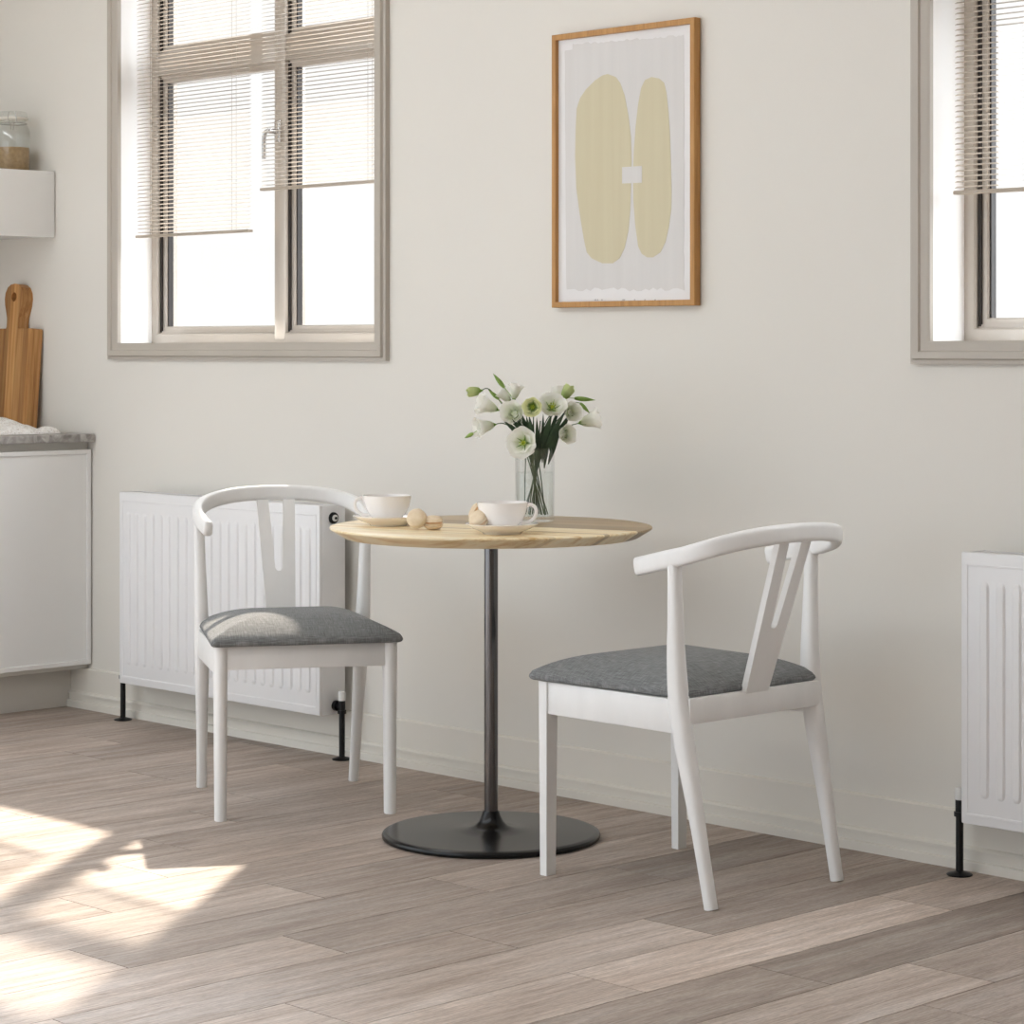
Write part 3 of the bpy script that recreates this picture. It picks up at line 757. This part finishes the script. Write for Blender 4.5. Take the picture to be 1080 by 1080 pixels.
# one on edge leaning on one lying flat, two more tucked beside the right cup
make_macaron('beige macaron lying flat on the table between the two cups', ground(5.790, -.184, TZ+.0168), (0.02, 0, .3))
ax = (FW*-1+RT*-.25+Vector((0, 0, .34))).normalized()
make_macaron('beige macaron standing on edge beside the left saucer', ground(5.782, -.2225, TZ+.0265), ax.to_track_quat('Z', 'Y').to_euler())
ax = (FW*-.75+RT*-.55+Vector((0, 0, 1.0))).normalized()
make_macaron('beige macaron lying tilted on the front saucer, left of its cup', ground(5.644, -.0755, TZ+.0345), ax.to_track_quat('Z', 'Y').to_euler())
ax = (FW*.30+RT*-1+Vector((0, 0, .45))).normalized()
make_macaron('beige macaron propped on edge behind the tilted one on the front saucer', ground(5.690, -.0800, TZ+.0460), ax.to_track_quat('Z', 'Y').to_euler())

# ------------------------------------------------------------------ vase and flowers
VD, VL = 6.08, .0559
vp = ground(VD, VL, TZ+.0005)
V = thing('glass_vase', 'clear cylindrical glass vase of white flowers near the back of the table', 'vase', vp)
VH = .180
bm = bmesh.new(); lathe(bm, [(0, 0), (.0465, 0), (.0483, .002), (.0483, VH-.001), (.0475, VH), (.0463, VH), (.0455, VH-.001), (.0455, .014), (.044, .012), (0, .012)], 64); finish('glass', bm, M['vase'], V, 40)
bm = bmesh.new(); lathe(bm, [(0, .0125), (.0440, .0125), (.0452, .0145), (.0452, .1200), (.0440, .1185), (0, .1180)], 64); finish('water', bm, M['water'], V, 40)

Zv = Vector((0, 0, 1))
def pix(px, py, dd=0):                   # a spot in the bouquet at depth VD+dd
    d = VD+dd
    return CAM+FW*d+RT*((px-540)/F*d)+Zv*((HOR-py)/F*d)
def vec(r, u, t): return (RT*r+Zv*u-FW*t).normalized()

def petals(bm, base, axis, layers, rnd):
    lay = bm.loops.layers.float_color.get('along') or bm.loops.layers.float_color.new('along')
    q = axis.to_track_quat('Z', 'Y').to_matrix()
    for li, (n, Rr, Hh, hw, pw, close, ph) in enumerate(layers):
        gf = 1-.13*li if len(layers) > 3 else 1       # inner petals keep a green cast further up
        for k in range(n):
            a0 = ph+2*PI*k/n+rnd.uniform(-.1, .1); p1 = rnd.uniform(0, 6); rs = rnd.uniform(.93, 1.07); hs = rnd.uniform(.92, 1.08)
            nu, nv = 10, 9; grid = []
            for j in range(nv+1):
                v = j/nv; row = []
                for i in range(nu+1):
                    u = -1+2*i/nu
                    vv = v*(1-.13*u*u)
                    rad = Rr*rs*(.10+.90*vv**pw)*(1-close*vv**3)
                    rad += Rr*.05*math.sin(4.5*u+p1)*vv**3
                    h = Hh*hs*vv**(1.25 if pw < .7 else .8)+Rr*.05*math.sin(6*u+p1*2)*vv**4
                    if close < 0: h -= Hh*.05*max(0, vv-.7)/.3
                    a = a0+hw*u*(.75+.25*vv)
                    row.append((bm.verts.new(base+q @ Vector((rad*math.cos(a), rad*math.sin(a), h))), vv*gf))
                grid.append(row)
            for j in range(nv):
                for i in range(nu):
                    cs = (grid[j][i], grid[j][i+1], grid[j+1][i+1], grid[j+1][i])
                    f = bm.faces.new([c[0] for c in cs])
                    for l, c in zip(f.loops, cs): l[lay] = (c[1], c[1], c[1], 1)

def leaf(bm, a, b, width, bend):
    """pointed blade from a to b"""
    a, b = Vector(a), Vector(b); L = (b-a); side = L.cross(FW)
    side = side.normalized() if side.length > 1e-6 else RT; nrm = side.cross(L).normalized(); rows = []
    for j in range(9):
        t = j/8; w = width*math.sin(PI*min(1, t*.97+.03)**.85) if j < 8 else .0002
        c = a+L*t+nrm*(bend*math.sin(PI*t))
        rows.append([bm.verts.new(c-side*w+nrm*w*.25), bm.verts.new(c), bm.verts.new(c+side*w+nrm*w*.25)])
    for A, B in zip(rows, rows[1:]):
        for i in range(2): bm.faces.new((A[i], A[i+1], B[i+1], B[i]))

def bud(bm, a, b, r):
    a, b = Vector(a), Vector(b); n = 9
    sweep(bm, [a+(b-a)*(i/n) for i in range(n+1)], lambda t: (max(.0004, r*math.sin(PI*(t*.86+.14))**.9*(1-.35*t)),)*2, sect(10), up=FW)

FB = ground(VD, VL)
def flower(label, kind, base, face, R0, foot, mouth, dd=0, leaves=(), buds=(), mat='petal', layersdef=None):
    """base=(px,py) of the calyx, face=(right,up,towards) direction, R0 bloom radius in metres"""
    rnd = random.Random(hash(label) % 1000 if False else sum(map(ord, label)))
    b0 = pix(base[0], base[1], dd); ax = vec(*face)
    r = thing('lisianthus_stem', label, 'flower', FB+Vector((0, 0, TZ+.0135)), 0, 'white lisianthus in the vase')
    inv = Matrix.Translation(-r.location)
    def fin(nm, bm, m, par=r, sm=60, ):
        for v in bm.verts: v.co = inv @ v.co
        o = finish(nm, bm, m, par, sm); return o
    foot3 = FB+RT*foot[0]*1.25-FW*foot[1]*1.25+Zv*(TZ+.016)
    mouth3 = FB+RT*mouth[0]*1.15-FW*mouth[1]*1.15+Zv*(TZ+VH+.004)
    back = b0-ax*.022
    mid = mouth3.lerp(back, .55)+Zv*.012
    pts = catmull([foot3, foot3.lerp(mouth3, .5), mouth3, mid, back, b0+ax*.001], 6)
    bm = bmesh.new(); tube(bm, pts, .0014, 8, up=FW, r2=.0012); st = fin('stem', bm, M['stem'])
    bm = bmesh.new()
    if kind == 'open': ls = [(5, R0, R0*.55, .80, .62, 0, rnd.uniform(0, 6)), (5, R0*.93, R0*.62, .72, .62, 0, rnd.uniform(0, 6)), (4, R0*.7, R0*.62, .75, .6, 0, rnd.uniform(0, 6))]
    elif kind == 'rose': ls = [(5, R0, R0*.86, .80, .5, .0, rnd.uniform(0, 6)), (5, R0*.86, R0*.88, .78, .5, .03, 1.1), (5, R0*.70, R0*.86, .72, .5, .05, 2.0), (4, R0*.53, R0*.80, .9, .5, .05, .4), (4, R0*.38, R0*.76, .95, .5, .15, 1.3), (3, R0*.26, R0*.72, 1.2, .45, .5, .2), (3, R0*.16, R0*.66, 1.2, .45, .6, 1.2)]
    elif kind == 'cup': ls = [(5, R0*1.08, R0*2.05, .82, .8, -.06, rnd.uniform(0, 6)), (5, R0*.86, R0*1.95, .8, .6, .06, 1.1), (4, R0*.6, R0*1.8, .9, .6, .15, 2.2)]
    else: ls = [(5, R0, R0*2.1, .85, .42, .16, rnd.uniform(0, 6)), (4, R0*.78, R0*2.25, .9, .45, .22, 1.0), (3, R0*.5, R0*2.25, 1.1, .5, .3, 2.0)]
    petals(bm, b0, ax, ls, rnd)
    fin('petals', bm, M[mat])
    # calyx
    bm = bmesh.new(); q = ax.to_track_quat('Z', 'Y').to_matrix()
    sweep(bm, [b0-ax*.006, b0-ax*.002, b0+ax*.003, b0+ax*.006], lambda t: (.0016+.0034*t,)*2, sect(10), up=FW)
    for k in range(5):
        a = 2*PI*k/5; o = q @ Vector((math.cos(a), math.sin(a), 0))
        sweep(bm, [b0-ax*.003+o*.002, b0+ax*.006+o*R0*.33, b0+ax*.014+o*R0*.50], lambda t: (.0019*(1-t)+.0002, .0007), sect(6), up=o)
    fin('calyx', bm, M['calyx'])
    if kind == 'open':
        bm = bmesh.new(); c0 = b0+ax*R0*.18
        bmesh.ops.create_uvsphere(bm, u_segments=12, v_segments=8, radius=R0*.13, matrix=Matrix.Translation(c0))
        for k in range(6):
            a = 2*PI*k/6; o = q @ Vector((math.cos(a), math.sin(a), 0))
            tube(bm, [b0+ax*.002+o*.001, c0+o*R0*.18+ax*R0*.22], .0007, 6, up=FW)
            bmesh.ops.create_uvsphere(bm, u_segments=8, v_segments=6, radius=.0016, matrix=Matrix.Translation(c0+o*R0*.18+ax*R0*.22))
        fin('stamens', bm, M['stamen'])
    for (p0, p1, w, dz) in leaves:
        bm = bmesh.new(); leaf(bm, pix(p0[0], p0[1], dd+dz), pix(p1[0], p1[1], dd+dz-.01), w, .006); fin('leaf', bm, M['leaf'])
    for (p0, p1, p2, rr) in buds:          # twig from p0 to p1, bud from p1 to p2
        bm = bmesh.new(); a, b_, c = pix(*p0, dd), pix(*p1, dd), pix(*p2, dd)
        tube(bm, [a, a.lerp(b_, .5)+Zv*.002, b_], .0009, 6, up=FW); bud(bm, b_, c, rr)
        fin('bud', bm, M['budgreen'])
    return r

flower('big open white bloom with green centre, lowest, over the vase rim', 'open', (553, 467), (-.35, .08, 1), .0385, (.012, -.005), (-.014, .012), -.075, [((566, 474), (540, 442), .006, .0)])
flower('white rose-like bloom facing forward just left of the small lime-centred one', 'rose', (543, 437), (-.38, .30, 1), .0310, (-.02, .01), (-.02, .01), -.05, [((562, 470), (545, 443), .007, 0)])
flower('small lime-edged bloom with deep green centre, in the middle of the bouquet', 'open', (562, 429), (-.12, -.02, 1), .0245, (.0, .02), (-.004, .006), -.075, [((563, 470), (558, 438), .006, 0)], mat='petal_lime')
flower('large creamy white bloom right of the lime-centred one, near the top', 'open', (582, 431), (.12, .75, 1), .0370, (.02, .0), (.006, .008), -.045, [((572, 470), (582, 436), .007, 0), ((576, 470), (597, 432), .006, 0)])
flower('white bloom peeking from behind the large creamy one', 'cup', (588, 424), (.15, .9, -.5), .0190, (-.012, -.012), (.006, -.012), .05)
flower('pale green half-open bloom at the top right of the bouquet', 'bud', (594, 420), (.62, 1, .15), .0165, (-.018, -.008), (.012, -.008), .0, [((575, 472), (592, 424), .005, 0)], [((594, 421), (606, 420), (628, 422), .0068), ((604, 425), (612, 425), (622, 436), .0055)], mat='petal_green')
flower('white rose-like bloom facing right, under the pale green one', 'rose', (601, 435), (.45, .12, 1), .0262, (-.01, .016), (.014, .004), -.03, [((577, 474), (600, 437), .005, 0)])
flower('white bell-shaped bloom at the far right of the bouquet', 'cup', (612, 446), (1, .26, .12), .0255, (-.022, .004), (.02, -.004), .0)
flower('white rose-like bloom low on the right, above the vase rim', 'rose', (594, 458), (.62, .05, 1), .0258, (-.024, -.006), (.022, .008), -.04, [((586, 464), (590, 446), .007, 0), ((580, 476), (584, 452), .006, 0)])
flower('tall white bloom pointing up at the top left, beside a green bud', 'cup', (542, 421), (.16, 1, .1), .0190, (.022, .008), (-.008, -.006), .01, [((562, 470), (550, 436), .006, 0)], [((541, 421), (532, 409), (520, 394), .0066)])
flower('white bloom leaning left behind the tall upright one', 'cup', (538, 423), (-.75, .75, -.1), .0165, (.018, -.012), (-.012, -.014), .03, [], [((533, 431), (526, 421), (515, 411), .0058)])
flower('white bell-shaped bloom facing left, upper left of the bouquet', 'cup', (524, 432), (-.95, .38, .25), .0250, (.026, .0), (-.02, -.002), -.01, [((560, 464), (533, 436), .006, 0)])
flower('pale green half-open bloom at the far upper left of the bouquet', 'bud', (507, 412), (-1, -.12, .1), .0150, (.014, .014), (-.018, -.016), .035, [], mat='petal_green')
flower('white bell-shaped bloom at the lower left with a tiny bud', 'cup', (521, 448), (-.98, -.16, .35), .0235, (.02, .016), (-.024, .006), -.01, [((556, 466), (528, 440), .006, 0)], [((512, 450), (499, 457), (490, 462), .0058)])
# tall leafy stems filling the neck of the bunch
for k, (lab, ft, mo, lv) in enumerate((
    ('dark leafy stem rising in the middle of the bunch', (.004, .01), (-.002, .014), [((568, 492), (566, 440), .0062, -.03), ((574, 494), (580, 438), .0062, -.02), ((562, 478), (555, 438), .006, -.02)]),
    ('dark leafy stem leaning right in the bunch', (-.0055, -.01), (.010, .0), [((578, 490), (592, 448), .0060, -.02), ((572, 488), (573, 436), .0058, .0), ((583, 470), (604, 432), .005, .01)]),
    ('dark leafy stem leaning left in the bunch', (.010, -.014), (-.012, .002), [((560, 492), (562, 446), .0055, -.01), ((568, 484), (545, 440), .006, .01), ((566, 496), (570, 460), .0075, -.035)]))):
    r = thing('leafy_stem', lab, 'foliage', FB+Vector((0, 0, TZ+.0135)), 0, 'leafy stems in the vase')
    inv = Matrix.Translation(-r.location)
    bm = bmesh.new(); foot3 = FB+RT*ft[0]-FW*ft[1]+Zv*(TZ+.016); m3 = FB+RT*mo[0]-FW*mo[1]+Zv*(TZ+VH+.02)
    tube(bm, [foot3, foot3.lerp(m3, .5), m3, m3+(m3-foot3)*.25], .0016, 8, up=FW)
    for v in bm.verts: v.co = inv @ v.co
    finish('stem', bm, M['stem'], r, 60)
    for p0, p1, w, dz in lv:
        bm = bmesh.new(); leaf(bm, pix(p0[0], p0[1], dz), pix(p1[0], p1[1], dz-.01), w, .006)
        for v in bm.verts: v.co = inv @ v.co
        finish('leaf', bm, M['leaf'], r, 60)

# ------------------------------------------------------------------ light and camera
w = bpy.data.worlds.new('sky'); bpy.context.scene.world = w; w.use_nodes = True
bg = w.node_tree.nodes['Background']; bg.inputs[0].default_value = (.905, .985, 1.06, 1); bg.inputs[1].default_value = 2.1
el = math.radians(39.6)
sd = Vector((.604*math.cos(el), -.797*math.cos(el), -math.sin(el)))
s = bpy.data.lights.new('sun', 'SUN'); s.energy = 16.0; s.angle = math.radians(1.2); s.color = (1, .95, .87)
so = bpy.data.objects.new('sun', s); C.objects.link(so); so.rotation_euler = sd.to_track_quat('-Z', 'Y').to_euler(); so.location = (-9, 8, 8)

# added fill lamp: brightens foreground floor and reveals by windows and the ceiling gap
k = bpy.data.lights.new('bright_sky', 'SUN'); k.energy = 26.0; k.angle = math.radians(110); k.color = (.84, .96, 1.1)
ko = bpy.data.objects.new('bright_sky', k); C.objects.link(ko); ko.location = (-4, 9, 9)
e2 = math.radians(50); ko.rotation_euler = Vector((-.1*math.cos(e2), -math.cos(e2), -math.sin(e2))).to_track_quat('-Z', 'Y').to_euler()

cd = bpy.data.cameras.new('camera'); co = bpy.data.objects.new('camera', cd); C.objects.link(co)
co.location = CAM; co.rotation_euler = (PI/2, 0, math.atan2(-FW.x, FW.y))
cd.sensor_width = 36; cd.sensor_fit = 'HORIZONTAL'; cd.lens = 36*F/1080; cd.shift_y = -(540-HOR)/1080; cd.clip_start = .05
sc = bpy.context.scene; sc.camera = co
sc.view_settings.view_transform = 'Standard'; sc.view_settings.look = 'None'; sc.view_settings.gamma = 1; sc.view_settings.exposure = -.08
try: sc.view_settings.use_curve_mapping = False
except Exception: pass
sc.cycles.use_denoising = True; sc.cycles.max_bounces = 14; sc.cycles.transparent_max_bounces = 40; sc.cycles.diffuse_bounces = 6
sc.cycles.sample_clamp_indirect = 8
